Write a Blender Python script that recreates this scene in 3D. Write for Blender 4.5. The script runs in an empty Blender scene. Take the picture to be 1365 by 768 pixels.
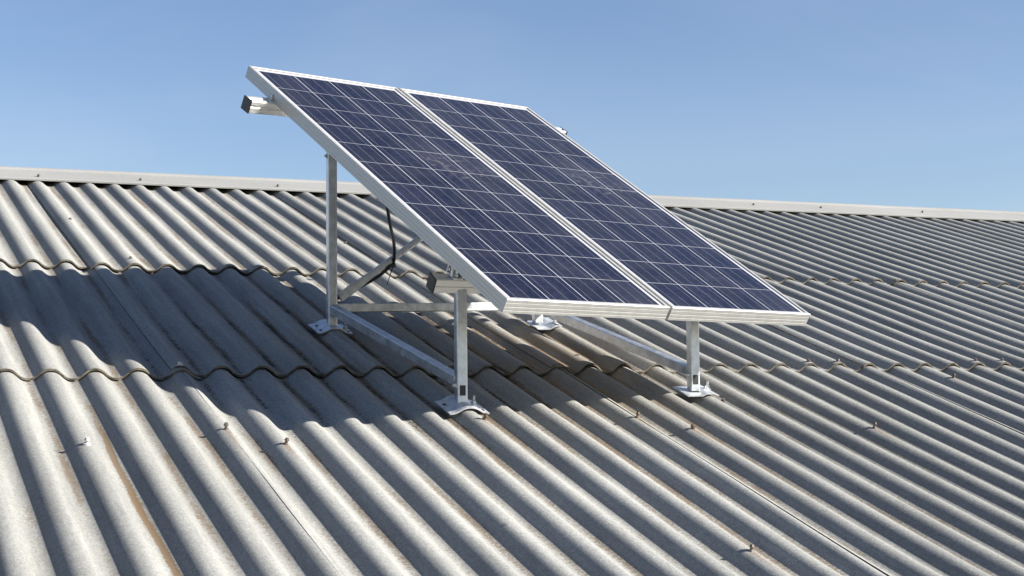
import bpy, bmesh, math, random
from mathutils import Vector, Matrix, noise
R = math.radians
rng = random.Random(7)
S = bpy.context.scene
COL = S.collection

# ------------------------------------------------------------------ camera
cam_data = bpy.data.cameras.new('camera')
cam = bpy.data.objects.new('camera', cam_data)
COL.objects.link(cam)
YAW, PITCH, ROLL = -0.41613, 0.05859, 0.00894
CM = (Matrix.Rotation(YAW, 3, 'Z') @ Matrix.Rotation(PITCH, 3, 'X') @ Matrix.Rotation(ROLL, 3, 'Y'))
right, fwd, up = CM.col[0], CM.col[1], CM.col[2]
mw = Matrix((right, up, -fwd)).transposed().to_4x4()
mw.translation = Vector((0.41467, -8.5439, -1.06542))
cam.matrix_world = mw
cam_data.sensor_width = 36.0
cam_data.lens = 36.0 * 2109.86 / 1365.0
cam_data.clip_start = 0.05
cam_data.clip_end = 5000
S.camera = cam

# ------------------------------------------------------------------ world and sun
SUN_AZ, SUN_EL = R(-34.5), R(27.0)          # azimuth from +X, counter-clockwise
W = bpy.data.worlds.new('World')
S.world = W
W.use_nodes = True
wn, wl = W.node_tree.nodes, W.node_tree.links
bg = wn['Background']
sky = wn.new('ShaderNodeTexSky')
sky.sky_type = 'NISHITA'
sky.sun_disc = False
sky.sun_elevation = SUN_EL
sky.sun_rotation = math.pi / 2 - SUN_AZ
sky.altitude = 300
sky.air_density = 1.0
sky.dust_density = 0.4
sky.ozone_density = 3.0
# faint wisps of high cloud
tc = wn.new('ShaderNodeTexCoord')
mp = wn.new('ShaderNodeMapping')
mp.inputs['Scale'].default_value = (2.0, 2.0, 7.0)
nz = wn.new('ShaderNodeTexNoise')
nz.inputs['Scale'].default_value = 1.6
nz.inputs['Detail'].default_value = 6
nz.inputs['Distortion'].default_value = 0.6
rmp = wn.new('ShaderNodeMapRange')
rmp.inputs['From Min'].default_value = 0.45
rmp.inputs['From Max'].default_value = 0.8
rmp.inputs['To Max'].default_value = 0.18
mx = wn.new('ShaderNodeMix')
mx.data_type = 'RGBA'
wl.new(tc.outputs['Generated'], mp.inputs['Vector'])
wl.new(mp.outputs['Vector'], nz.inputs['Vector'])
wl.new(nz.outputs['Fac'], rmp.inputs['Value'])
wl.new(rmp.outputs['Result'], mx.inputs['Factor'])
tint = wn.new('ShaderNodeVectorMath')
tint.operation = 'MULTIPLY'
tint.inputs[1].default_value = (1.08, 1.03, 1.09)
wl.new(sky.outputs['Color'], tint.inputs[0])
wl.new(tint.outputs[0], mx.inputs['A'])
mx.inputs['B'].default_value = (5.0, 5.6, 6.4, 1)
wl.new(mx.outputs['Result'], bg.inputs['Color'])
bg.inputs['Strength'].default_value = 0.0495

sd = bpy.data.lights.new('sun', 'SUN')
sd.energy = 5.0
sd.angle = R(0.5)
sd.color = (1.0, 0.958, 0.885)
sun = bpy.data.objects.new('sun', sd)
COL.objects.link(sun)
sv = Vector((math.cos(SUN_EL) * math.cos(SUN_AZ), math.cos(SUN_EL) * math.sin(SUN_AZ), math.sin(SUN_EL)))
sun.rotation_euler = sv.to_track_quat('Z', 'Y').to_euler()
sun.location = sv * 30

S.view_settings.view_transform = 'Standard'
S.view_settings.look = 'None'
S.view_settings.gamma = 1
S.view_settings.use_curve_mapping = False
S.view_settings.exposure = 1.42

# ------------------------------------------------------------------ dimensions
SL = 0.28113                      # roof slope
PITCH_W, X0 = 0.1322, 1.47784     # corrugation pitch, x of crest number 0
AMP = 0.0166                      # half of the corrugation depth; crests lie at n = 0
TH = 0.0070
LAM = 0.955                        # size of the panels
V1, V2 = -2.118, -3.691           # lower edges of the first two rows of sheets
cs, sn = math.cos(SL), math.sin(SL)

def rw(x, v, n=0.0):              # roof frame -> world
    return Vector((x, v * cs - n * sn, v * sn + n * cs))

def crest(k):
    return X0 + k * PITCH_W

# ------------------------------------------------------------------ node helpers
class NT:
    def __init__(self, name):
        self.m = bpy.data.materials.new(name)
        self.m.use_nodes = True
        self.t = self.m.node_tree
        self.n, self.l = self.t.nodes, self.t.links
        self.b = self.n['Principled BSDF']
        self.co = self.n.new('ShaderNodeTexCoord').outputs['Object']
    def put(self, sock, v):
        if isinstance(v, bpy.types.NodeSocket):
            self.l.new(v, sock)
        else:
            sock.default_value = v
    def math(self, op, a, b=None, c=None, clamp=False):
        nd = self.n.new('ShaderNodeMath')
        nd.operation = op
        nd.use_clamp = clamp
        for i, v in enumerate((a, b, c)):
            if v is not None:
                self.put(nd.inputs[i], v)
        return nd.outputs[0]
    def sep(self, v=None):
        nd = self.n.new('ShaderNodeSeparateXYZ')
        self.l.new(v or self.co, nd.inputs[0])
        return nd.outputs
    def comb(self, x, y, z=0.0):
        nd = self.n.new('ShaderNodeCombineXYZ')
        for i, v in enumerate((x, y, z)):
            self.put(nd.inputs[i], v)
        return nd.outputs[0]
    def mapping(self, scale, v=None):
        nd = self.n.new('ShaderNodeMapping')
        self.l.new(v or self.co, nd.inputs['Vector'])
        nd.inputs['Scale'].default_value = scale
        return nd.outputs[0]
    def noise(self, scale, detail=3, rough=0.5, v=None, dist=0.0):
        nd = self.n.new('ShaderNodeTexNoise')
        self.l.new(v or self.co, nd.inputs['Vector'])
        nd.inputs['Scale'].default_value = scale
        nd.inputs['Detail'].default_value = detail
        nd.inputs['Roughness'].default_value = rough
        nd.inputs['Distortion'].default_value = dist
        return nd.outputs['Fac']
    def rng(self, v, a, b, c=0.0, d=1.0, smooth=False):
        nd = self.n.new('ShaderNodeMapRange')
        if smooth:
            nd.interpolation_type = 'SMOOTHSTEP'
        self.put(nd.inputs['Value'], v)
        for k, x in zip(('From Min', 'From Max', 'To Min', 'To Max'), (a, b, c, d)):
            nd.inputs[k].default_value = x
        return nd.outputs[0]
    def mix(self, f, a, b):
        nd = self.n.new('ShaderNodeMix')
        nd.data_type = 'RGBA'
        self.put(nd.inputs['Factor'], f)
        self.put(nd.inputs['A'], a)
        self.put(nd.inputs['B'], b)
        return nd.outputs['Result']
    def scale(self, colr, f):
        nd = self.n.new('ShaderNodeVectorMath')
        nd.operation = 'SCALE'
        self.put(nd.inputs[0], colr if isinstance(colr, bpy.types.NodeSocket) else colr[:3])
        self.put(nd.inputs['Scale'], f)
        return nd.outputs[0]
    def bump(self, h, strength, dist):
        nd = self.n.new('ShaderNodeBump')
        nd.inputs['Strength'].default_value = strength
        nd.inputs['Distance'].default_value = dist
        self.l.new(h, nd.inputs['Height'])
        self.l.new(nd.outputs[0], self.b.inputs['Normal'])
    def set(self, **kw):
        for k, v in kw.items():
            self.put(self.b.inputs[k.replace('_', ' ')], v)
        return self.m

def rgb(r, g, b):
    return (r, g, b, 1.0)

# ------------------------------------------------------------------ materials
def mat_cement():
    t = NT('weathered_fibre_cement')
    x, v, z = t.sep()
    ph = t.math('DIVIDE', t.math('SUBTRACT', x, X0), PITCH_W)
    wob = t.rng(t.noise(2.2, 3), 0.3, 0.7, -0.05, 0.05)
    fr = t.math('FRACT', t.math('ADD', ph, wob))
    idx = t.math('FLOOR', ph)
    dval = t.math('ABSOLUTE', t.math('SUBTRACT', fr, 0.53))             # 0 in the valley
    base_n = t.noise(1.3, 5, 0.6)
    strk = t.noise(1.0, 4, 0.6, t.mapping((45, 2.0, 20)))
    fibre = t.noise(260, 2, 0.6)
    fleck = t.noise(90, 3, 0.7)
    c = t.mix(t.rng(base_n, 0.3, 0.7), rgb(0.236, 0.234, 0.218), rgb(0.302, 0.300, 0.281))
    oi = t.n.new('ShaderNodeObjectInfo')
    c = t.scale(c, t.rng(oi.outputs['Random'], 0, 1, 0.93, 1.05))
    c = t.scale(c, t.rng(strk, 0.3, 0.75, 0.82, 1.1))
    c = t.scale(c, t.rng(fibre, 0.3, 0.7, 0.74, 1.24))
    c = t.scale(c, t.rng(fleck, 0.35, 0.72, 0.84, 1.12))
    # the sheets get slightly darker towards the right
    c = t.mix(t.rng(x, 2.8, 5.0, 0.0, 0.3, True), c, t.scale(c, 0.85))
    # grime that gathers along the valleys, grainy and broken up along the slope
    per = t.noise(1.0, 4, 0.65, t.comb(t.math('MULTIPLY', idx, 7.31), t.math('MULTIPLY', v, 1.5)))
    grain = t.noise(110, 4, 0.85)
    # mask that strengthens the valley marks around the array
    gx = t.math('DIVIDE', t.math('SUBTRACT', x, 2.35), 1.1)
    gv = t.math('DIVIDE', t.math('ADD', v, 3.35), 1.1)
    gr = t.math('SQRT', t.math('ADD', t.math('MULTIPLY', gx, gx), t.math('MULTIPLY', gv, gv)))
    near = t.rng(gr, 1.25, 0.35, 0.0, 1.0, True)
    band = t.rng(dval, 0.15, 0.01, 0.0, 1.0, True)
    amt = t.math('ADD', t.rng(per, 0.40, 0.66, 0.10, 1.0), t.math('MULTIPLY', near, 0.35))
    s1 = t.math('MULTIPLY', band, amt)
    s1 = t.math('MULTIPLY', t.rng(t.math('ADD', s1, t.math('MULTIPLY', t.math('SUBTRACT', grain, 0.5), 3.4)), 0.30, 0.75), t.rng(s1, 0.0, 0.25))
    s1 = t.math('MULTIPLY', s1, t.rng(x, 3.2, 4.6, 0.75, 0.2))
    brown = t.mix(t.noise(40, 2), rgb(0.098, 0.064, 0.036), rgb(0.16, 0.112, 0.066))
    c = t.mix(s1, c, brown)
    # one long dirty run in the valley beside the pale washer
    one = t.math('LESS_THAN', t.math('ABSOLUTE', t.math('ADD', idx, 3.0)), 0.5)
    long_ = t.math('MULTIPLY', t.rng(v, -3.75, -4.35), t.math('MULTIPLY', one, t.rng(dval, 0.11, 0.03, 0.0, 1.0, True)))
    long_ = t.math('MULTIPLY', t.rng(t.math('ADD', long_, t.math('MULTIPLY', t.math('SUBTRACT', grain, 0.5), 2.2)), 0.35, 0.75), t.rng(long_, 0.0, 0.3))
    c = t.mix(t.math('MULTIPLY', long_, 0.85), c, rgb(0.135, 0.088, 0.048))
    # grainy near-black streaks in the valleys under the array
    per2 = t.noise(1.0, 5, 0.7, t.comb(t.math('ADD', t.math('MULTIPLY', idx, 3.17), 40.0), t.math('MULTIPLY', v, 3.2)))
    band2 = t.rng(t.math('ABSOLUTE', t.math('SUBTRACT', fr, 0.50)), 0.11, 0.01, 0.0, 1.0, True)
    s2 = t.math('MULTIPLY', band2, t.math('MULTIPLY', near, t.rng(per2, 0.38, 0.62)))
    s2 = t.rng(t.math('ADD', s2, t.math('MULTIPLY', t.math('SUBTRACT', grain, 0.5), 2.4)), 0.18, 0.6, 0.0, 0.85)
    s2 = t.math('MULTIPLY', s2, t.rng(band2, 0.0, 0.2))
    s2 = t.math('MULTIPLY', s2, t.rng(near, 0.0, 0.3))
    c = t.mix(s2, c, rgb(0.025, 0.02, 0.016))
    # rust washed off the right hand feet
    hx = t.math('DIVIDE', t.math('SUBTRACT', x, 2.88), 0.42)
    hv = t.math('DIVIDE', t.math('ADD', v, 3.55), 0.9)
    hr = t.math('SQRT', t.math('ADD', t.math('MULTIPLY', hx, hx), t.math('MULTIPLY', hv, hv)))
    rust = t.math('MULTIPLY', t.rng(hr, 1.15, 0.2, 0.0, 1.0, True), t.rng(t.noise(1.0, 5, 0.7, t.mapping((30, 3.5, 10))), 0.35, 0.58))
    rust = t.math('MULTIPLY', rust, t.rng(dval, 0.45, 0.1, 0.35, 1.0))
    c = t.mix(t.math('MULTIPLY', rust, 0.75), c, rgb(0.235, 0.158, 0.085))
    # rust that runs down from the rusty screws
    run = None
    for k_, v_ in ((1, -4.461), (6.08, -4.266), (10, -4.281), (11, -4.408), (16, -4.445), (22, -3.855), (8, -5.396), (0, -4.315)):
        du = t.math('DIVIDE', t.math('SUBTRACT', x, X0 + k_ * PITCH_W), 0.013)
        dv_ = t.math('SUBTRACT', v_ + 0.015, v)
        m_ = t.math('MULTIPLY', t.math('MULTIPLY', t.rng(t.math('ABSOLUTE', du), 1.0, 0.2), t.rng(dv_, -0.01, 0.02)), t.rng(dv_, 0.20, 0.02))
        run = m_ if run is None else t.math('MAXIMUM', run, m_)
    run = t.math('MULTIPLY', run, t.rng(grain, 0.3, 0.6, 0.25, 0.8))
    c = t.mix(run, c, rgb(0.13, 0.075, 0.038))
    # lichen spots
    vor = t.n.new('ShaderNodeTexVoronoi')
    t.l.new(t.co, vor.inputs['Vector'])
    vor.inputs['Scale'].default_value = 9
    spot = t.math('MULTIPLY', t.rng(vor.outputs['Distance'], 0.085, 0.05), t.rng(t.noise(2.0, 2), 0.55, 0.6))
    c = t.mix(t.math('MULTIPLY', spot, 0.55), c, rgb(0.09, 0.08, 0.07))
    t.bump(t.math('ADD', t.noise(320, 3, 0.7), t.math('MULTIPLY', fleck, 0.8)), 0.5, 0.0016)
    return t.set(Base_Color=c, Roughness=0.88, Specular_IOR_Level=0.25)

def mat_edge():
    t = NT('dirty_shaded_cut_edge')  # dirt on cut edges, darkened so side seams show a painted shadow line
    n1 = t.noise(30, 4, 0.7)
    c = t.mix(t.rng(n1, 0.35, 0.65), rgb(0.045, 0.040, 0.032), rgb(0.19, 0.165, 0.125))
    t.bump(t.noise(150, 3, 0.7), 0.5, 0.002)
    return t.set(Base_Color=c, Roughness=0.95, Specular_IOR_Level=0.1)

def mat_cap():
    t = NT('ridge_cap_cement')
    n1 = t.noise(1.2, 5, 0.6)
    c = t.mix(t.rng(n1, 0.3, 0.7), rgb(0.215, 0.213, 0.203), rgb(0.262, 0.26, 0.25))
    c = t.scale(c, t.rng(t.noise(120, 3, 0.7), 0.3, 0.7, 0.84, 1.12))
    c = t.mix(t.rng(t.noise(1.0, 4, 0.7, t.mapping((14, 4, 4))), 0.60, 0.75, 0.0, 0.35), c, rgb(0.30, 0.27, 0.23))
    t.bump(t.noise(200, 3), 0.3, 0.001)
    return t.set(Base_Color=c, Roughness=0.85, Specular_IOR_Level=0.25)

def mat_metal(name, colr, rough, metallic, mottling=0.15, sc=25, stretch=(1, 1, 1), bmp=0.08):
    t = NT(name)
    n1 = t.noise(sc, 4, 0.6, t.mapping(stretch))
    c = t.scale(rgb(*colr), t.rng(n1, 0.3, 0.7, 1 - mottling, 1 + mottling))
    t.bump(t.noise(sc * 6, 2, 0.5, t.mapping(stretch)), bmp, 0.0006)
    return t.set(Base_Color=c, Metallic=metallic, Roughness=t.rng(n1, 0.3, 0.7, rough - 0.06, rough + 0.08))

def mat_plain(name, colr, rough=0.6, var=0.15, sc=40):
    t = NT(name)
    c = t.scale(rgb(*colr), t.rng(t.noise(sc, 3), 0.3, 0.7, 1 - var, 1 + var))
    return t.set(Base_Color=c, Roughness=rough)

CU, CV, MU, MV = 0.1555 * LAM, 0.161 * LAM, 0.026 * LAM, 0.020 * LAM
def mat_cells():
    t = NT('solar_cells_under_glass')
    x, y, z = t.sep()
    a = t.math('DIVIDE', t.math('SUBTRACT', x, MU), CU)
    b = t.math('DIVIDE', t.math('SUBTRACT', y, MV), CV)
    fa, fb = t.math('FRACT', a), t.math('FRACT', b)
    ea = t.math('MULTIPLY', t.math('SUBTRACT', 0.5, t.math('ABSOLUTE', t.math('SUBTRACT', fa, 0.5))), CU)
    eb = t.math('MULTIPLY', t.math('SUBTRACT', 0.5, t.math('ABSOLUTE', t.math('SUBTRACT', fb, 0.5))), CV)
    gap = t.math('MAXIMUM', t.math('LESS_THAN', ea, 0.0015), t.math('MULTIPLY', 0.75, t.math('LESS_THAN', eb, 0.0012)))
    outs = t.math('MAXIMUM',
                  t.math('MAXIMUM', t.math('LESS_THAN', a, 0.0), t.math('GREATER_THAN', a, 4.0)),
                  t.math('MAXIMUM', t.math('LESS_THAN', b, 0.0), t.math('GREATER_THAN', b, 11.0)))
    white = t.math('MAXIMUM', gap, outs)
    f3 = t.math('FRACT', t.math('MULTIPLY', fa, 3.0))
    bus = t.math('LESS_THAN', t.math('ABSOLUTE', t.math('SUBTRACT', f3, 0.5)), 0.016)
    wn_ = t.n.new('ShaderNodeTexWhiteNoise')
    wn_.noise_dimensions = '2D'
    t.l.new(t.comb(t.math('FLOOR', a), t.math('FLOOR', b)), wn_.inputs['Vector'])
    vor = t.n.new('ShaderNodeTexVoronoi')
    t.l.new(t.co, vor.inputs['Vector'])
    vor.inputs['Scale'].default_value = 110
    vs = t.sep(vor.outputs['Color'])
    c = t.mix(t.rng(vs[0], 0.0, 1.0), rgb(0.0026, 0.0028, 0.0075), rgb(0.0090, 0.0085, 0.021))
    c = t.scale(c, t.rng(wn_.outputs['Value'], 0.0, 1.0, 0.82, 1.18))
    c = t.mix(t.math('MULTIPLY', bus, 0.6), c, rgb(0.19, 0.19, 0.23))
    c = t.mix(white, c, rgb(0.36, 0.36, 0.385))
    # thin film of dust with wiped swirls
    dust = t.rng(t.noise(3.0, 5, 0.65, None, 0.8), 0.4, 0.8, 0.0, 0.035)
    dx = t.math('SUBTRACT', x, 0.47)
    dy = t.math('SUBTRACT', y, 0.99)
    rr = t.math('SQRT', t.math('ADD', t.math('MULTIPLY', dx, dx), t.math('MULTIPLY', dy, dy)))
    swirl = t.math('MULTIPLY', t.rng(rr, 0.20, 0.05, 0.0, 1.0, True),
                   t.rng(t.noise(7, 4, 0.6, t.mapping((1, 2.2, 1)), 3.5), 0.52, 0.66, 0.0, 0.09))
    dust = t.math('ADD', dust, swirl)
    c = t.mix(dust, c, rgb(0.55, 0.53, 0.50))
    return t.set(Base_Color=c, Roughness=t.rng(t.noise(5, 4), 0.3, 0.7, 0.12, 0.22), IOR=1.45, Specular_IOR_Level=0.38)

M = dict(
    cement=mat_cement(), edge=mat_edge(), cap=mat_cap(), cells=mat_cells(),
    frame=mat_metal('anodised_aluminium_frame', (0.42, 0.415, 0.395), 0.42, 0.45, 0.06, 30, (1, 1, 1)),
    galv=mat_metal('galvanised_steel', (0.55, 0.57, 0.59), 0.36, 0.85, 0.22, 30),
    plate=mat_metal('bright_zinc_plate', (0.66, 0.68, 0.70), 0.42, 0.7, 0.2, 45),
    rail=mat_metal('mill_finish_aluminium', (0.74, 0.73, 0.70), 0.36, 0.75, 0.04, 4, (1, 1, 1), 0.0),
    bolt=mat_metal('zinc_bolt', (0.56, 0.57, 0.57), 0.38, 0.8, 0.25, 90),
    rusty=mat_metal('rusty_screw', (0.12, 0.085, 0.06), 0.6, 0.35, 0.35, 200),
    screw=mat_metal('dull_zinc_screw', (0.15, 0.13, 0.11), 0.5, 0.5, 0.3, 200),
    washer=mat_plain('white_washer', (0.42, 0.41, 0.38), 0.6),
    black=mat_plain('black_plastic', (0.012, 0.012, 0.013), 0.45),
    rubber=mat_plain('black_cable_rubber', (0.010, 0.010, 0.011), 0.4),
    hole=mat_plain('drilled_hole_dark', (0.02, 0.012, 0.008), 0.9),
    backsheet=mat_plain('white_backsheet', (0.70, 0.70, 0.70), 0.6, 0.05),
    wall=mat_plain('rendered_wall', (0.42, 0.40, 0.36), 0.9, 0.15, 6),
    grass=mat_plain('dry_ground', (0.16, 0.15, 0.09), 0.95, 0.4, 0.4),
)

# ------------------------------------------------------------------ object helpers
def thing(name, label, cat, loc=(0, 0, 0), rot=None, group=None):
    o = bpy.data.objects.new(name, None)
    o.empty_display_size = 0.1
    COL.objects.link(o)
    o.location = loc
    if rot is not None:
        o.rotation_euler = rot
    o['label'] = label
    o['category'] = cat
    if group:
        o['group'] = group
    return o

def obj(name, bm, mat, parent=None, smooth=False, label=None, off=None):
    if off is not None:
        bmesh.ops.translate(bm, verts=bm.verts, vec=-Vector(off))
    bmesh.ops.recalc_face_normals(bm, faces=bm.faces)
    me = bpy.data.meshes.new(name)
    bm.to_mesh(me)
    bm.free()
    for mm in (mat if isinstance(mat, (list, tuple)) else [mat]):
        me.materials.append(mm)
    if smooth:
        for p in me.polygons:
            p.use_smooth = True
    o = bpy.data.objects.new(name, me)
    COL.objects.link(o)
    if parent is not None:
        o.parent = parent
    if label:
        o['label'] = label
    return o

def basis(d, hint):
    d = d.normalized()
    s = hint.cross(d)
    s.normalize()
    return s, d.cross(s).normalized(), d          # side, up, along

def add_bar(bm, A, B, w, h, hint=Vector((0, 0, 1)), bev=0.003):
    """box bar from A to B, w along side, h along up, long edges bevelled"""
    A, B = Vector(A), Vector(B)
    s, u, d = basis(B - A, hint)
    vs = []
    for P_ in (A, B):
        for (i, j) in ((-1, -1), (1, -1), (1, 1), (-1, 1)):
            vs.append(bm.verts.new(P_ + s * i * w / 2 + u * j * h / 2))
    f = [(0, 1, 2, 3), (7, 6, 5, 4), (0, 4, 5, 1), (1, 5, 6, 2), (2, 6, 7, 3), (3, 7, 4, 0)]
    for q in f:
        bm.faces.new([vs[i] for i in q])
    if bev:
        es = [bm.edges.get((vs[i], vs[i + 4])) for i in range(4)]
        bmesh.ops.bevel(bm, geom=es, offset=bev, segments=2, affect='EDGES', profile=0.5)

def add_profile_bar(bm, A, B, pts, s, u):
    """sweep a closed 2D profile (side, up) from A to B"""
    A, B = Vector(A), Vector(B)
    r0 = [bm.verts.new(A + s * a + u * b) for a, b in pts]
    r1 = [bm.verts.new(B + s * a + u * b) for a, b in pts]
    n = len(pts)
    for i in range(n):
        bm.faces.new((r0[i], r0[(i + 1) % n], r1[(i + 1) % n], r1[i]))
    bm.faces.new(r0)
    bm.faces.new(r1[::-1])

def add_cyl(bm, A, B, r0, r1=None, seg=12):
    A, B = Vector(A), Vector(B)
    r1 = r0 if r1 is None else r1
    d = B - A
    hint = Vector((0, 1, 0)) if abs(d.normalized().y) < 0.9 else Vector((1, 0, 0))
    s, u, _ = basis(d, hint)
    a = [bm.verts.new(A + (s * math.cos(t) + u * math.sin(t)) * r0) for t in [2 * math.pi * i / seg for i in range(seg)]]
    b = [bm.verts.new(B + (s * math.cos(t) + u * math.sin(t)) * r1) for t in [2 * math.pi * i / seg for i in range(seg)]]
    for i in range(seg):
        bm.faces.new((a[i], a[(i + 1) % seg], b[(i + 1) % seg], b[i]))
    bm.faces.new(a[::-1])
    bm.faces.new(b)

def add_tube(bm, pts, r, seg=8):
    """round tube through a smoothed polyline"""
    P_ = [Vector(p) for p in pts]
    out = []
    n = len(P_)
    for i in range(n - 1):
        p0, p1, p2, p3 = P_[max(i - 1, 0)], P_[i], P_[i + 1], P_[min(i + 2, n - 1)]
        for k in range(8):
            t = k / 8
            out.append(0.5 * ((2 * p1) + (p2 - p0) * t + (2 * p0 - 5 * p1 + 4 * p2 - p3) * t * t + (3 * p1 - p0 - 3 * p2 + p3) * t ** 3))
    out.append(P_[-1])
    rings = []
    s = None
    for i, p in enumerate(out):
        d = (out[min(i + 1, len(out) - 1)] - out[max(i - 1, 0)]).normalized()
        if s is None:
            s = d.cross(Vector((0.3, 1, 0.2))).normalized()
        s = (s - d * s.dot(d)).normalized()
        u = d.cross(s)
        rings.append([bm.verts.new(p + (s * math.cos(t) + u * math.sin(t)) * r) for t in [2 * math.pi * k / seg for k in range(seg)]])
    for a, b in zip(rings, rings[1:]):
        for i in range(seg):
            bm.faces.new((a[i], a[(i + 1) % seg], b[(i + 1) % seg], b[i]))
    bm.faces.new(rings[0][::-1])
    bm.faces.new(rings[-1])

def add_bolt(bm, P_, n, r=0.008, head=0.007, stud=0.012, washer=True):
    """washer, hex nut and a little stud standing on P_ along n"""
    P_, n = Vector(P_), Vector(n).normalized()
    q = P_
    if washer:
        add_cyl(bm, q, q + n * 0.002, r * 1.7, seg=16)
        q = q + n * 0.002
    add_cyl(bm, q, q + n * head, r, seg=6)
    add_cyl(bm, q + n * head, q + n * (head + stud), r * 0.5, r * 0.45, seg=10)

# ------------------------------------------------------------------ ground
bm = bmesh.new()
for p in ((-2500, -2500), (2500, -2500), (2500, 2500), (-2500, 2500)):
    bm.verts.new((p[0], p[1], -6.2))
bm.faces.new(bm.verts)
g = obj('ground', bm, M['grass'])
g['kind'] = 'structure'

# ------------------------------------------------------------------ roof
roof = thing('building', 'building whose weathered grey corrugated roof rises to a pale ridge cap', 'building', (0, 0, 0), (SL, 0, 0))
SEAM0, NCOL = -0.22, 10            # crest number of the first seam, corrugations per sheet
ROWS = [(0.24, V1), (V1 + 0.16, V2), (V2 + 0.16, -5.86), (-5.70, -8.0), (-7.84, -10.2)]

def wave(x):
    t = 2 * math.pi * (x - X0) / PITCH_W
    return AMP * (math.cos(t) - 0.06 * math.cos(3 * t) - 0.94)

def col_of(x):
    return math.floor(((x - X0) / PITCH_W - SEAM0) / NCOL)

def lift(x, v):
    """how far the sheet seen at (x, v) stands off the rafters"""
    c = col_of(x)
    xl = X0 + (SEAM0 + NCOL * c) * PITCH_W
    tx = min(max((x - xl) / (NCOL * PITCH_W), 0), 1)
    for top, bot in ROWS:
        if v >= bot:
            tv = min(max((top - v) / (top - bot), 0), 1)
            return (TH + 0.001) * (tv + 0.8 * tv ** 6)
    return 0.0

ROW_SHIFT = [-0.10, 0.0, 0.25, 0.05, 0.1]
BOT_SHIFT = {(0, -1): 0.045, (0, -2): 0.03, (1, -1): -0.012, (0, 1): -0.01, (1, 1): 0.012, (0, 2): 0.015}
def make_sheet(row, c):
    top, bot = ROWS[row]
    bot = bot + BOT_SHIFT.get((row, c), rng.uniform(-0.012, 0.012) if row or c > 3 else 0.0)
    xa = X0 + (SEAM0 + ROW_SHIFT[row] + NCOL * c) * PITCH_W
    xb = xa + (NCOL + 0.72) * PITCH_W
    nx = int((NCOL + 0.72) * 18)
    nv = max(8, int((top - bot) / 0.08))
    bm = bmesh.new()
    sd_ = rng.uniform(0, 50)
    skew = rng.uniform(-0.006, 0.006)
    amp_, dx_ = rng.uniform(0.96, 1.04), rng.uniform(-0.0025, 0.0025)
    def pt(i, j, dn):
        fx, fv = i / nx, j / nv
        x = xa + (xb - xa) * fx
        ragged = 0.004 * noise.noise(Vector((x * 9, sd_, 0)))
        v = top + (bot - top) * fv + (ragged + skew * (fx - 0.5)) * fv
        past = fx * (NCOL + 0.72) - NCOL + 0.10          # corrugations past the next sheet's edge
        n = wave(x + dx_) * amp_ + (TH + 0.001) * (fv + 0.8 * fv ** 6) + 0.0012 * (1 - fx)
        if past > 0:
            n -= (TH + 0.0012) * (1.0 if (row, c) == (0, -1) else 0.10 if (row, c) == (2, -1) else 0.2 if c > 0 else 0.5) * min(past / 0.12, 1)
        n += 0.0022 * noise.noise(Vector((x * 1.7, v * 1.3, sd_)))
        n += 0.0009 * noise.noise(Vector((x * 8, v * 2.0, sd_ + 9)))
        return (x, v, n + dn)
    gt = [[bm.verts.new(pt(i, j, 0)) for i in range(nx + 1)] for j in range(nv + 1)]
    gb = [[bm.verts.new(pt(i, j, -TH)) for i in range(nx + 1)] for j in range(nv + 1)]
    sm = []
    for j in range(nv):
        for i in range(nx):
            sm.append(bm.faces.new((gt[j][i], gt[j + 1][i], gt[j + 1][i + 1], gt[j][i + 1])))
            sm.append(bm.faces.new((gb[j][i], gb[j][i + 1], gb[j + 1][i + 1], gb[j + 1][i])))
    def rim(lt, lb, mi=1):
        a = [bm.verts.new(q.co) for q in lt]
        b = [bm.verts.new(q.co) for q in lb]
        for i in range(len(a) - 1):
            bm.faces.new((a[i], b[i], b[i + 1], a[i + 1])).material_index = mi
    rim(gt[-1], gb[-1])
    rim(gt[0][::-1], gb[0][::-1])
    rim([r[0] for r in gt], [r[0] for r in gb], 0 if (row, c) == (2, 0) else 1)
    rim([r[-1] for r in gt][::-1], [r[-1] for r in gb][::-1])
    for f in sm:
        f.smooth = True
    me = bpy.data.meshes.new('roof_sheet')
    bm.to_mesh(me)
    bm.free()
    me.materials.append(M['cement'])
    me.materials.append(M['edge'])
    o = bpy.data.objects.new('roof_sheet', me)
    COL.objects.link(o)
    o.parent = roof
    return o

COLS = range(-2, 9)
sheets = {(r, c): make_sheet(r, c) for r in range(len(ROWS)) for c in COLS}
XL = X0 + (SEAM0 + NCOL * COLS[0]) * PITCH_W
XR = X0 + (SEAM0 + NCOL * (COLS[-1] + 1)) * PITCH_W

# rear slope: one plain run of the same corrugation, mirrored about the ridge
bm = bmesh.new()
apex = 0.27
nx = int((XR - XL) / PITCH_W * 8)
ya = apex * cs
rows_ = []
for t in (0.02, 3.0, 6.0, 10.4):
    ln = []
    for i in range(nx + 1):
        x = XL + (XR - XL) * i / nx
        y = ya + t * cs
        zz = apex * sn - t * sn + wave(x) * cs
        ln.append(bm.verts.new((x, y * cs + zz * sn, -y * sn + zz * cs)))   # world -> roof frame
    rows_.append(ln)
for a, b in zip(rows_, rows_[1:]):
    for i in range(nx):
        bm.faces.new((a[i], a[i + 1], b[i + 1], b[i]))
obj('rear_roof_slope', bm, M['cement'], roof, True)

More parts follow.
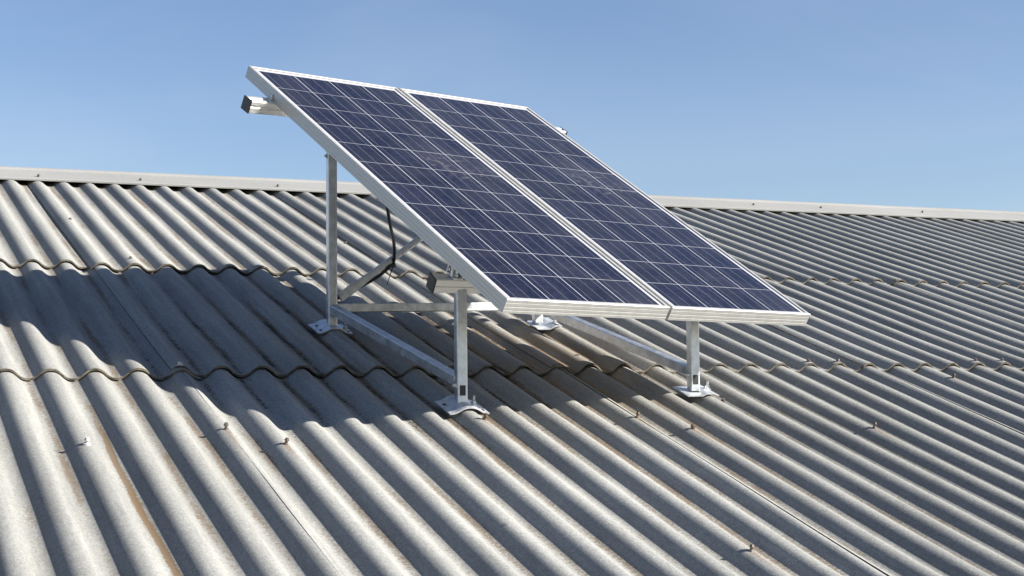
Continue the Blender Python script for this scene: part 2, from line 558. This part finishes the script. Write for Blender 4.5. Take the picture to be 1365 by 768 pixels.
# ridge cap, in lengths
def make_cap(x0, x1):
    prof = [(0.000, 0.004), (0.000, 0.013), (0.006, 0.016), (0.10, 0.018), (0.20, 0.020), (0.24, 0.022)]
    for i in range(0, 9):                     # roll along the top
        a = R(168) - R(170) * i / 8
        prof.append((0.275 + 0.032 * math.cos(a), 0.019 + 0.011 * math.sin(a)))
    yb = []
    def back(t, h):                           # mirrored flange on the rear slope (world y, z)
        y = ya + t * cs + h * sn
        z = apex * sn - t * sn + h * cs
        return (y * cs + z * sn, -y * sn + z * cs)
    prof += [back(0.10, 0.030), back(0.27, 0.020), back(0.27, 0.006), back(0.06, 0.012), (0.25, 0.014), (0.10, 0.010)]
    bm = bmesh.new()
    n = max(2, int((x1 - x0) / 0.15))
    rings = []
    sd_ = rng.uniform(0, 90)
    for k in range(n + 1):
        x = x0 + (x1 - x0) * k / n
        w = 0.003 * noise.noise(Vector((x * 1.3, 4.0, 0)))
        rings.append([bm.verts.new((x, a, b + w)) for a, b in prof])
    m = len(prof)
    for a, b in zip(rings, rings[1:]):
        for i in range(m):
            bm.faces.new((a[i], a[(i + 1) % m], b[(i + 1) % m], b[i]))
    bm.faces.new(rings[0])
    bm.faces.new(rings[-1][::-1])
    o = obj('ridge_cap', bm, M['cap'], roof)
    for p in o.data.polygons:
        p.use_smooth = False
    return o
caps = []
xx = 3.365 - 2.4 * 2
while xx < XR:
    caps.append((xx, make_cap(max(xx, XL), min(xx + 2.399, XR))))
    xx += 2.4

# screws: sub-parts of the sheet or cap they hold down
def screw_bm(x, v, n, h=0.020, lean=(0.0, 0.0), washer=0.013, wh=0.004):
    bm = bmesh.new()
    b = Vector((x, v, n))
    d = Vector((lean[0], lean[1], 1)).normalized()
    add_cyl(bm, b - d * 0.012, b + d * wh, washer, washer * 0.72, 14)
    add_cyl(bm, b + d * wh, b + d * (h - 0.007), 0.0040, 0.0040, 10)
    add_cyl(bm, b + d * (h - 0.007), b + d * (h - 0.0055), 0.0078, 0.0078, 14)
    add_cyl(bm, b + d * (h - 0.0055), b + d * (h + 0.001), 0.0060, 0.0052, 6)
    return bm
def sheet_at(x, v):
    c = col_of(x)
    for r, (t, b) in enumerate(ROWS):
        if v >= b - 0.01:
            return sheets[(r, c)]
    return sheets[(len(ROWS) - 1, c)]
SCREWS = [(-3, -4.419, 'white'), (0, -4.315, ''), (1, -4.461, 'rust'), (6.08, -4.266, 'rust'), (10, -4.281, 'rust'), (11, -4.408, 'rust'),
          (13.2, -4.102, ''), (16, -4.445, 'rust'), (22, -3.855, 'rust'), (8, -5.396, ''), (0, -3.672, 'white'),
          (18, -3.66, 'rust'), (19, -3.66, ''), (24, -3.66, 'rust'), (25, -3.66, ''), (1, -2.02, ''), (0.1, -1.111, ''),
          (29.8, -2.10, 'rust'), (9.6, -1.359, '')]
for k, v, kind in SCREWS:
    x = crest(k)
    n = wave(x) + lift(x, v)
    low = v > -3.0
    lab = {'white': 'screw with a pale washer', 'rust': 'rusty screw'}.get(kind)
    bm = screw_bm(x, v, n, 0.009 if low or v > -3.7 else rng.uniform(0.015, 0.021), (rng.uniform(-.3, .3), rng.uniform(-.3, .3)),
                  0.007 if low else (0.013 if kind == 'white' else 0.009))
    obj('screw', bm, M['washer'] if kind == 'white' else (M['rusty'] if kind == 'rust' else M['screw']), sheet_at(x, v), False, lab)
for x, v in ((1.488, 0.05), (2.023, 0.065), (2.783, 0.055), (5.945, 0.12), (6.465, 0.12), (7.289, 0.12)):
    own = [o for x0_, o in caps if x0_ <= x < x0_ + 2.4][0]
    obj('screw', screw_bm(x, v, 0.018, 0.012, (0, 0), 0.010, 0.003), M['rusty'], own, False, None)
for k, v, r in ((11.0, -3.558, 0.008), (11.12, -3.632, 0.011)):
    x = crest(k)
    n = wave(x) + lift(x, v)
    bm = bmesh.new()
    add_cyl(bm, (x, v, n - 0.004), (x, v, n + 0.0025), r, r * 0.9, 12)
    obj('drill_hole', bm, M['hole'], sheet_at(x, v))

# walls under the roof
def to_roof(p):
    x, y, z = p
    return Vector((x, y * cs + z * sn, -y * sn + z * cs))
yf, yr = rw(0, -9.9).y, ya + 9.9 * cs
zt = rw(0, -9.9).z - 0.25
bm = bmesh.new()
def wall_box(x0, x1, y0, y1, z0, z1):
    vs = [bm.verts.new(to_roof(p)) for p in ((x0, y0, z0), (x1, y0, z0), (x1, y1, z0), (x0, y1, z0), (x0, y0, z1), (x1, y0, z1), (x1, y1, z1), (x0, y1, z1))]
    for q in ((0, 3, 2, 1), (4, 5, 6, 7), (0, 1, 5, 4), (1, 2, 6, 5), (2, 3, 7, 6), (3, 0, 4, 7)):
        bm.faces.new([vs[i] for i in q])
wall_box(XL + .1, XR - .1, yf, yf + .2, -6.2, zt)
obj('wall', bm, M['wall'], roof)
bm = bmesh.new()
wall_box(XL + .1, XR - .1, yr - .2, yr, -6.2, zt)
obj('wall', bm, M['wall'], roof)
for xg in (XL + .1, XR - .3):
    bm = bmesh.new()
    pr = [(yf + .2, -6.2), (yr - .2, -6.2), (yr - .2, zt), (ya, apex * sn - 0.12), (yf + .2, zt)]
    a = [bm.verts.new(to_roof((xg, y, z))) for y, z in pr]
    b = [bm.verts.new(to_roof((xg + .2, y, z))) for y, z in pr]
    for i in range(5):
        bm.faces.new((a[i], a[(i + 1) % 5], b[(i + 1) % 5], b[i]))
    bm.faces.new(a[::-1])
    bm.faces.new(b)
    obj('gable_wall', bm, M['wall'], roof)

# ------------------------------------------------------------------ solar panels
PM = (Matrix.Rotation(0.25602, 3, 'Z') @ Matrix.Rotation(0.54898, 3, 'X') @ Matrix.Rotation(0.01553, 3, 'Y'))
PO = Vector((2.20715, -4.45471, -0.83498))
LEN, PWID = 1.8247 * LAM, 0.674 * LAM
PU, PV, PN = PM.col[0].copy(), PM.col[1].copy(), PM.col[2].copy()
def pw(u, v, n=0.0):
    return PO + (PU * u + PV * v + PN * n) * LAM

def frame_bm(w, l, prof):
    bm = bmesh.new()
    rings = []
    for cx, cy, dx, dy in ((0, 0, 1, 1), (w, 0, -1, 1), (w, l, -1, -1), (0, l, 1, -1)):
        rings.append([bm.verts.new((cx + dx * o, cy + dy * o, n)) for o, n in prof])
    m = len(prof)
    for k in range(4):
        a, b = rings[k], rings[(k + 1) % 4]
        for i in range(m):
            bm.faces.new((a[i], a[(i + 1) % m], b[(i + 1) % m], b[i]))
    return bm
FPROF = [(0.0, -0.045), (0.0, -0.0375), (0.0005, -0.0365), (0.0005, -0.0350), (0.0, -0.0340),
         (0.0, -0.0260), (0.0005, -0.0250), (0.0005, -0.0235), (0.0, -0.0225),
         (0.0, -0.0130), (0.0004, -0.0122), (0.0004, -0.0112), (0.0, -0.0104),
         (0.0, -0.0012), (0.0012, 0.0), (0.0105, 0.0), (0.0115, -0.0008), (0.0115, -0.0028), (0.003, -0.0028),
         (0.003, -0.0432), (0.024, -0.0432), (0.024, -0.045)]
def make_panel(u0, label, seed):
    root = thing('solar_panel', label, 'solar panel', pw(u0, 0), PM.to_euler(), 'solar panels on the tilted rack')
    obj('frame', frame_bm(PWID, LEN, FPROF), M['frame'], root)
    bm = bmesh.new()
    x0, x1, y0, y1, z0, z1 = 0.0045, PWID - 0.0045, 0.0045, LEN - 0.0045, -0.0085, -0.0042
    vs = [bm.verts.new(p) for p in ((x0, y0, z0), (x1, y0, z0), (x1, y1, z0), (x0, y1, z0), (x0, y0, z1), (x1, y0, z1), (x1, y1, z1), (x0, y1, z1))]
    for q in ((4, 5, 6, 7), (0, 1, 5, 4), (1, 2, 6, 5), (2, 3, 7, 6), (3, 0, 4, 7), (0, 3, 2, 1)):
        f = bm.faces.new([vs[i] for i in q])
        f.material_index = 1 if q == (0, 3, 2, 1) else 0
    obj('cell_sheet', bm, [M['cells'], M['backsheet']], root)
    bm = bmesh.new()
    add_bar(bm, (PWID / 2 - 0.06, LEN - 0.16, -0.020), (PWID / 2 + 0.06, LEN - 0.16, -0.020), 0.08, 0.022, Vector((0, 0, 1)), 0.004)
    obj('junction_box', bm, M['black'], root)
    return root
make_panel(0.0, 'left blue solar panel, the one beside the tall rear post and hanging cable', 1)
make_panel(0.686, 'right blue solar panel, farther from the black cable, over the shortest front post', 2)

# ------------------------------------------------------------------ rack
FEET = {'RL': (2.144, -3.123), 'RR': (2.999, -3.056), 'FL': (2.268, -4.107), 'FR': (3.159, -4.009)}
F = {k: rw(x, v, 0.012) for k, (x, v) in FEET.items()}
rack = thing('mounting_rack', 'galvanised steel rack on four foot plates holding up the two panels', 'rack', F['FL'])
RO = F['FL']
Z = Vector((0, 0, 1))
def rob(name, bm, mat, parent=None, label=None, smooth=False):
    return obj(name, bm, mat, parent or rack, smooth, label, RO)
def under(P_, nn=-0.045):
    """height of the panel underside above P_"""
    return ((pw(0, 0, nn) - P_).dot(PN)) / PN.z
PWD = 0.034
hz = {k: under(F[k]) for k in F}
hz['FL'] = 0.368
hz['FR'] = min(F['FL'].z + hz['FL'] - F['FR'].z, hz['FR'] - 0.03)
hz['RL'] -= 0.004
hz['RR'] -= 0.004
post_axis = {'FL': Vector((0.06, 1, 0)), 'FR': Vector((0.06, 1, 0)), 'RL': Vector((0.04, 1, 0)), 'RR': Vector((0.04, 1, 0))}
posts = {}
for k in F:
    bm = bmesh.new()
    add_bar(bm, F[k] - Z * 0.004, F[k] + Z * (hz[k] - (0.022 if k[0] == 'F' else 0)), PWD, PWD, post_axis[k], 0.0035)
    posts[k] = rob('post', bm, M['galv'])
    # black plug let into the front face, just above the foot
    if k[0] == 'F':
        bm = bmesh.new()
        s, u, d = basis(Z, post_axis[k])
        add_bar(bm, F[k] + Z * 0.018 - u * (PWD / 2 - 0.002), F[k] + Z * 0.050 - u * (PWD / 2 - 0.002), 0.019, 0.006, u, 0.0)
        rob('end_plug', bm, M['black'], posts[k])
        bm = bmesh.new()
        add_bolt(bm, F[k] + Z * 0.050 - s * PWD / 2, -s, 0.007, 0.006, 0.004)
        rob('bolt', bm, M['bolt'], posts[k])

# foot plates: bent sheet metal saddles on the crests
def plate(k, x0, x1, v0, v1, drop):
    fx, fv = FEET[k]
    bm = bmesh.new()
    nx, nv = 20, 6
    kc = round((fx - X0) / PITCH_W)
    if k == 'RR':
        kc = 12
    xc = crest(kc)
    def h(x):
        d = abs(x - xc)
        w = wave(x)
        return max(-drop, w * 0.62)
    def pt(i, j, dn):
        x = fx + x0 + (x1 - x0) * i / nx
        v = fv + v0 + (v1 - v0) * j / nv
        return rw(x, v, h(x) + 0.0125 + dn)
    top = [[bm.verts.new(pt(i, j, 0.003)) for i in range(nx + 1)] for j in range(nv + 1)]
    bot = [[bm.verts.new(pt(i, j, -0.001)) for i in range(nx + 1)] for j in range(nv + 1)]
    for j in range(nv):
        for i in range(nx):
            bm.faces.new((top[j][i], top[j][i + 1], top[j + 1][i + 1], top[j + 1][i]))
            bm.faces.new((bot[j][i], bot[j + 1][i], bot[j + 1][i + 1], bot[j][i + 1]))
    for j in range(nv):
        bm.faces.new((top[j][0], top[j + 1][0], bot[j + 1][0], bot[j][0]))
        bm.faces.new((top[j][nx], bot[j][nx], bot[j + 1][nx], top[j + 1][nx]))
    for i in range(nx):
        bm.faces.new((top[0][i], bot[0][i], bot[0][i + 1], top[0][i + 1]))
        bm.faces.new((top[nv][i], top[nv][i + 1], bot[nv][i + 1], bot[nv][i]))
    o = rob('foot_plate', bm, M['plate'])
    nrm = rw(0, 0, 1)
    def on(dx, dv, e=0.0):
        return rw(fx + dx, fv + dv, h(fx + dx) + 0.0155 + e)
    return o, on, nrm
PL = {'FL': (-0.064, 0.068, -0.076, 0.062, 0.020), 'RL': (-0.070, 0.060, -0.066, 0.066, 0.018),
      'RR': (-0.052, 0.074, -0.070, 0.062, 0.014), 'FR': (-0.050, 0.070, -0.055, 0.055, 0.008)}
BOLT = {'FL': (0.038, -0.01), 'RL': (0.045, -0.02), 'RR': (0.060, -0.03), 'FR': (0.052, 0.0)}
HOLE = {'FL': [(-0.046, 0.015), (0.052, -0.050)], 'RL': [(-0.048, -0.035), (-0.046, 0.025), (0.046, -0.045)], 'RR': [(0.058, -0.052), (-0.038, 0.03)], 'FR': []}
for k in F:
    o, on, nrm = plate(k, *PL[k])
    bm = bmesh.new()
    add_bolt(bm, on(*BOLT[k]), nrm, 0.0085, 0.010, 0.016)
    rob('bolt', bm, M['bolt'], o)
    for dx, dv in HOLE[k]:
        bm = bmesh.new()
        add_cyl(bm, on(dx, dv, -0.0008), on(dx, dv, 0.0006), 0.0085, 0.0085, 14)
        rob('bolt_hole', bm, M['hole'], o)

# base rails along the slope and the cross rail between the rear posts
def bar_part(name, A, B, w, h, mat, hint=Z, bev=0.003, parent=None, label=None):
    bm = bmesh.new()
    add_bar(bm, A, B, w, h, hint, bev)
    return rob(name, bm, mat, parent, label)
BZ = 0.060
nrm = rw(0, 0, 1)
for a, b in (('RL', 'FL'), ('RR', 'FR')):
    A, B = F[a] + Z * BZ, F[b] + Z * BZ
    d = (B - A).normalized()
    bar_part('base_rail', A + d * (PWD / 2 + 0.001), B - d * (PWD / 2 + 0.001), 0.034, 0.034, M['galv'], nrm)
A, B = F['RL'] + Z * BZ, F['RR'] + Z * BZ
d = (B - A).normalized()
bar_part('cross_rail', A + d * (PWD / 2 + 0.001), B - d * (PWD / 2 + 0.001), 0.030, 0.032, M['galv'])

# diagonal brace between the rear posts, its lower end hammered flat
A = F['RL'] + Vector((0.030, -0.004, 0.098))
B = F['RR'] + Z * (hz['RR'] - 0.05) - Vector((0.02, 0, 0))
d = (B - A)
dn = d.normalized()
side, upv, _ = basis(d, Vector((0, 1, 0)))
bm = bmesh.new()
st = [(0.0, 0.017, 0.004), (0.05, 0.018, 0.004), (0.16, 0.0125, 0.0115), (0.22, 0.012, 0.012), (0.97, 0.012, 0.012), (1.0, 0.016, 0.004)]
rings = []
for t, a, b in st:
    c0 = A + d * t
    ring = []
    for i in range(12):
        th = 2 * math.pi * (i + .5) / 12
        sx = math.copysign(abs(math.cos(th)) ** 0.5, math.cos(th)) * a
        sy = math.copysign(abs(math.sin(th)) ** 0.5, math.sin(th)) * b
        ring.append(bm.verts.new(c0 + side * sx + upv * sy))
    rings.append(ring)
for a, b in zip(rings, rings[1:]):
    for i in range(12):
        bm.faces.new((a[i], a[(i + 1) % 12], b[(i + 1) % 12], b[i]))
bm.faces.new(rings[0][::-1])
bm.faces.new(rings[-1])
brace = rob('brace', bm, M['galv'])
bm = bmesh.new()
add_bolt(bm, A + dn * 0.012 - Vector((0, 0.005, 0)), Vector((0, -1, 0)), 0.007, 0.006, 0.006)
rob('bolt', bm, M['bolt'], brace)

# module rails under the panels: aluminium extrusions with a groove in the front face and black end caps
RH, RW_ = 0.044, 0.046
def rail_prof():
    w, h = RW_ / 2, RH / 2
    return [(-w, -h), (-w + .002, -h - .0015), (w - .002, -h - .0015), (w, -h), (w, h), (w - .002, h + .0015), (.008, h + .0015), (.006, h - .003), (-.006, h - .003), (-.008, h + .0015),
            (-w + .002, h + .0015), (-w, h - .002), (-w, .009), (-w + .0035, .007), (-w + .0035, -.001), (-w, -.003)]
def make_rail(A, B):
    d = (B - A).normalized()
    s = PV - d * PV.dot(d)
    s.normalize()
    u = d.cross(s)
    if u.dot(PN) < 0:
        u = -u
    bm = bmesh.new()
    add_profile_bar(bm, A, B, rail_prof(), s, u)
    o = rob('module_rail', bm, M['rail'])
    for E_, q in ((A, -1), (B, 1)):
        bm = bmesh.new()
        pr = [(-RW_ / 2 - .001, -RH / 2 - .002), (RW_ / 2 + .001, -RH / 2 - .002), (RW_ / 2 + .001, RH / 2 + .002), (-RW_ / 2 - .001, RH / 2 + .002)]
        add_profile_bar(bm, E_ + d * q * 0.0005, E_ + d * q * 0.006, pr, s, u)
        rob('end_cap', bm, M['black'], o)
    return o, d, s, u
# lower rail sits on the two front posts
TL_, TR_ = F['FL'] + Z * hz['FL'], F['FR'] + Z * hz['FR']
dd = (TR_ - TL_).normalized()
low, ld, ls, lu = make_rail(TL_ - dd * 0.098, TR_ + dd * 0.03)
# upper rail clipped to the frames, tied to the rear posts by short arms
UA, UB = pw(-0.098, 1.585, -0.069), pw(1.508, 1.725, -0.069)
upr, ud, us, uu = make_rail(UA, UB)
for k in ('RL', 'RR'):
    T = F[k] + Z * (hz[k] - 0.02)
    rel = T - UA
    C = UA + ud * rel.dot(ud)
    C = C - uu * 0.034
    T2 = T + us * 0.02
    bm = bmesh.new()
    add_bar(bm, T - us * 0.03 - uu * 0.012, C + us * 0.03 + uu * 0.003, 0.034, 0.006, PN, 0.001)
    arm = rob('rail_bracket', bm, M['galv'])
# bolts poking out beside the left rear post head
bm = bmesh.new()
T = F['RL'] + Z * 0.648
add_bolt(bm, T - Vector((PWD / 2, 0, 0)), Vector((-1, 0, 0.35)), 0.008, 0.007, 0.010)
add_bolt(bm, T - Vector((PWD / 2, 0, 0.03)) + Vector((0, 0.0, 0)), Vector((-1, 0, 0)), 0.006, 0.005, 0.004)
rob('bolt', bm, M['bolt'], posts['RL'])

# clamps: angle cleat, U bolt and nuts between rail and panel frame
def make_clamp(P_, d, s, u, hgt):
    bm = bmesh.new()
    add_bar(bm, P_ - d * 0.016 + u * 0.002, P_ + d * 0.016 + u * 0.002, 0.040, 0.004, u, 0.0)
    add_bar(bm, P_ + d * 0.016 + u * 0.004, P_ + d * 0.016 + u * hgt, 0.036, 0.004, d, 0.0)
    o = rob('clamp', bm, M['plate'])
    bm = bmesh.new()
    for q in (-0.010, 0.012):
        add_bolt(bm, P_ + d * q * 0.5 + s * q + u * 0.004, u, 0.0085, 0.010, 0.018)
    pts = []
    for i in range(13):
        a = math.pi * i / 12
        pts.append(P_ - d * 0.024 + s * 0.016 * math.cos(a) + u * (0.010 + 0.036 * math.sin(a)))
    add_tube(bm, pts, 0.004, 7)
    add_cyl(bm, P_ - d * 0.028 + u * 0.026, P_ + d * 0.03 + u * 0.026, 0.0045, 0.0045, 8)
    add_cyl(bm, P_ - d * 0.020 + u * 0.026, P_ - d * 0.012 + u * 0.026, 0.011, 0.011, 6)
    add_cyl(bm, P_ + d * 0.002 + u * 0.026, P_ + d * 0.010 + u * 0.026, 0.011, 0.011, 6)
    rob('bolt', bm, M['bolt'], o)
def on_rail(base, d, u, u_panel):
    # point on the rail's top where the panel coordinate u equals u_panel
    t = (u_panel * LAM - (base - PO).dot(PU)) / d.dot(PU)
    return base + d * t + u * (RH / 2 + 0.0015)
for t_ in (-0.024, 0.60):
    P_ = TL_ + ld * t_ + lu * (RH / 2 + 0.0015)
    gap_ = max(0.008, (pw(0, 0, -0.045) - P_).dot(PN))
    make_clamp(P_, ld, ls, lu, gap_)
for up_ in (0.0, 0.68, 1.365):
    P_ = on_rail(UA, ud, uu, up_)
    bm = bmesh.new()
    add_bar(bm, P_ - ud * 0.012, P_ + ud * 0.012, 0.034, 0.006, uu, 0.0)
    add_bolt(bm, P_ - ud * 0.004 + uu * 0.003, uu, 0.007, 0.006, 0.010)
    rob('clamp', bm, M['bolt'])

# ------------------------------------------------------------------ cable
cab_pts = [pw(0.20, 0.90, -0.055), pw(0.10, 0.855, -0.072), pw(0.055, 0.849, -0.075)]
q0 = cab_pts[-1]
tgt = [Vector((2.360, -2.984, -0.395)), Vector((2.378, -2.982, -0.481)), Vector((2.392, -2.984, -0.551)), Vector((2.386, -2.998, -0.617)),
       Vector((2.366, -3.004, -0.640)), Vector((2.316, -2.990, -0.682)), Vector((2.227, -2.994, -0.728)), Vector((2.178, -2.985, -0.752)), Vector((2.150, -2.960, -0.79))]
cpos = Vector((0.41467, -8.5439, -1.06542))
# the upper run swings gently from the frame edge back to the brace
dq = (q0 - cpos).length
for i in range(3):
    v_ = tgt[i] - cpos
    w = (dq + (v_.length - dq) * (0.30 + 0.28 * i)) / v_.length
    cab_pts.append(cpos + v_ * w)
cab_pts += tgt[3:]
bm = bmesh.new()
add_tube(bm, cab_pts, 0.0062, 8)
CO = Vector((2.25, -3.0, -0.72))
cable = obj('cable', bm, M['rubber'], None, True, None, CO)
cable.location = CO
cable['label'] = 'black cable hanging from under the left panel and running along the diagonal brace'
cable['category'] = 'cable'
bm = bmesh.new()
bz = Vector((2.383, -2.985, -0.622))
for i in range(10):
    a0, a1 = 2 * math.pi * i / 10, 2 * math.pi * (i + 1) / 10
    add_cyl(bm, bz + (upv * math.cos(a0) + side * math.sin(a0)) * 0.019, bz + (upv * math.cos(a1) + side * math.sin(a1)) * 0.019, 0.003, 0.003, 6)
add_cyl(bm, bz + Vector((0, -0.018, -0.01)), bz + Vector((-0.03, -0.03, -0.085)), 0.0028, 0.0012, 6)
obj('cable_tie', bm, M['rubber'], cable, False, None, CO)

# ------------------------------------------------------------------ render settings
S.render.engine = 'CYCLES'
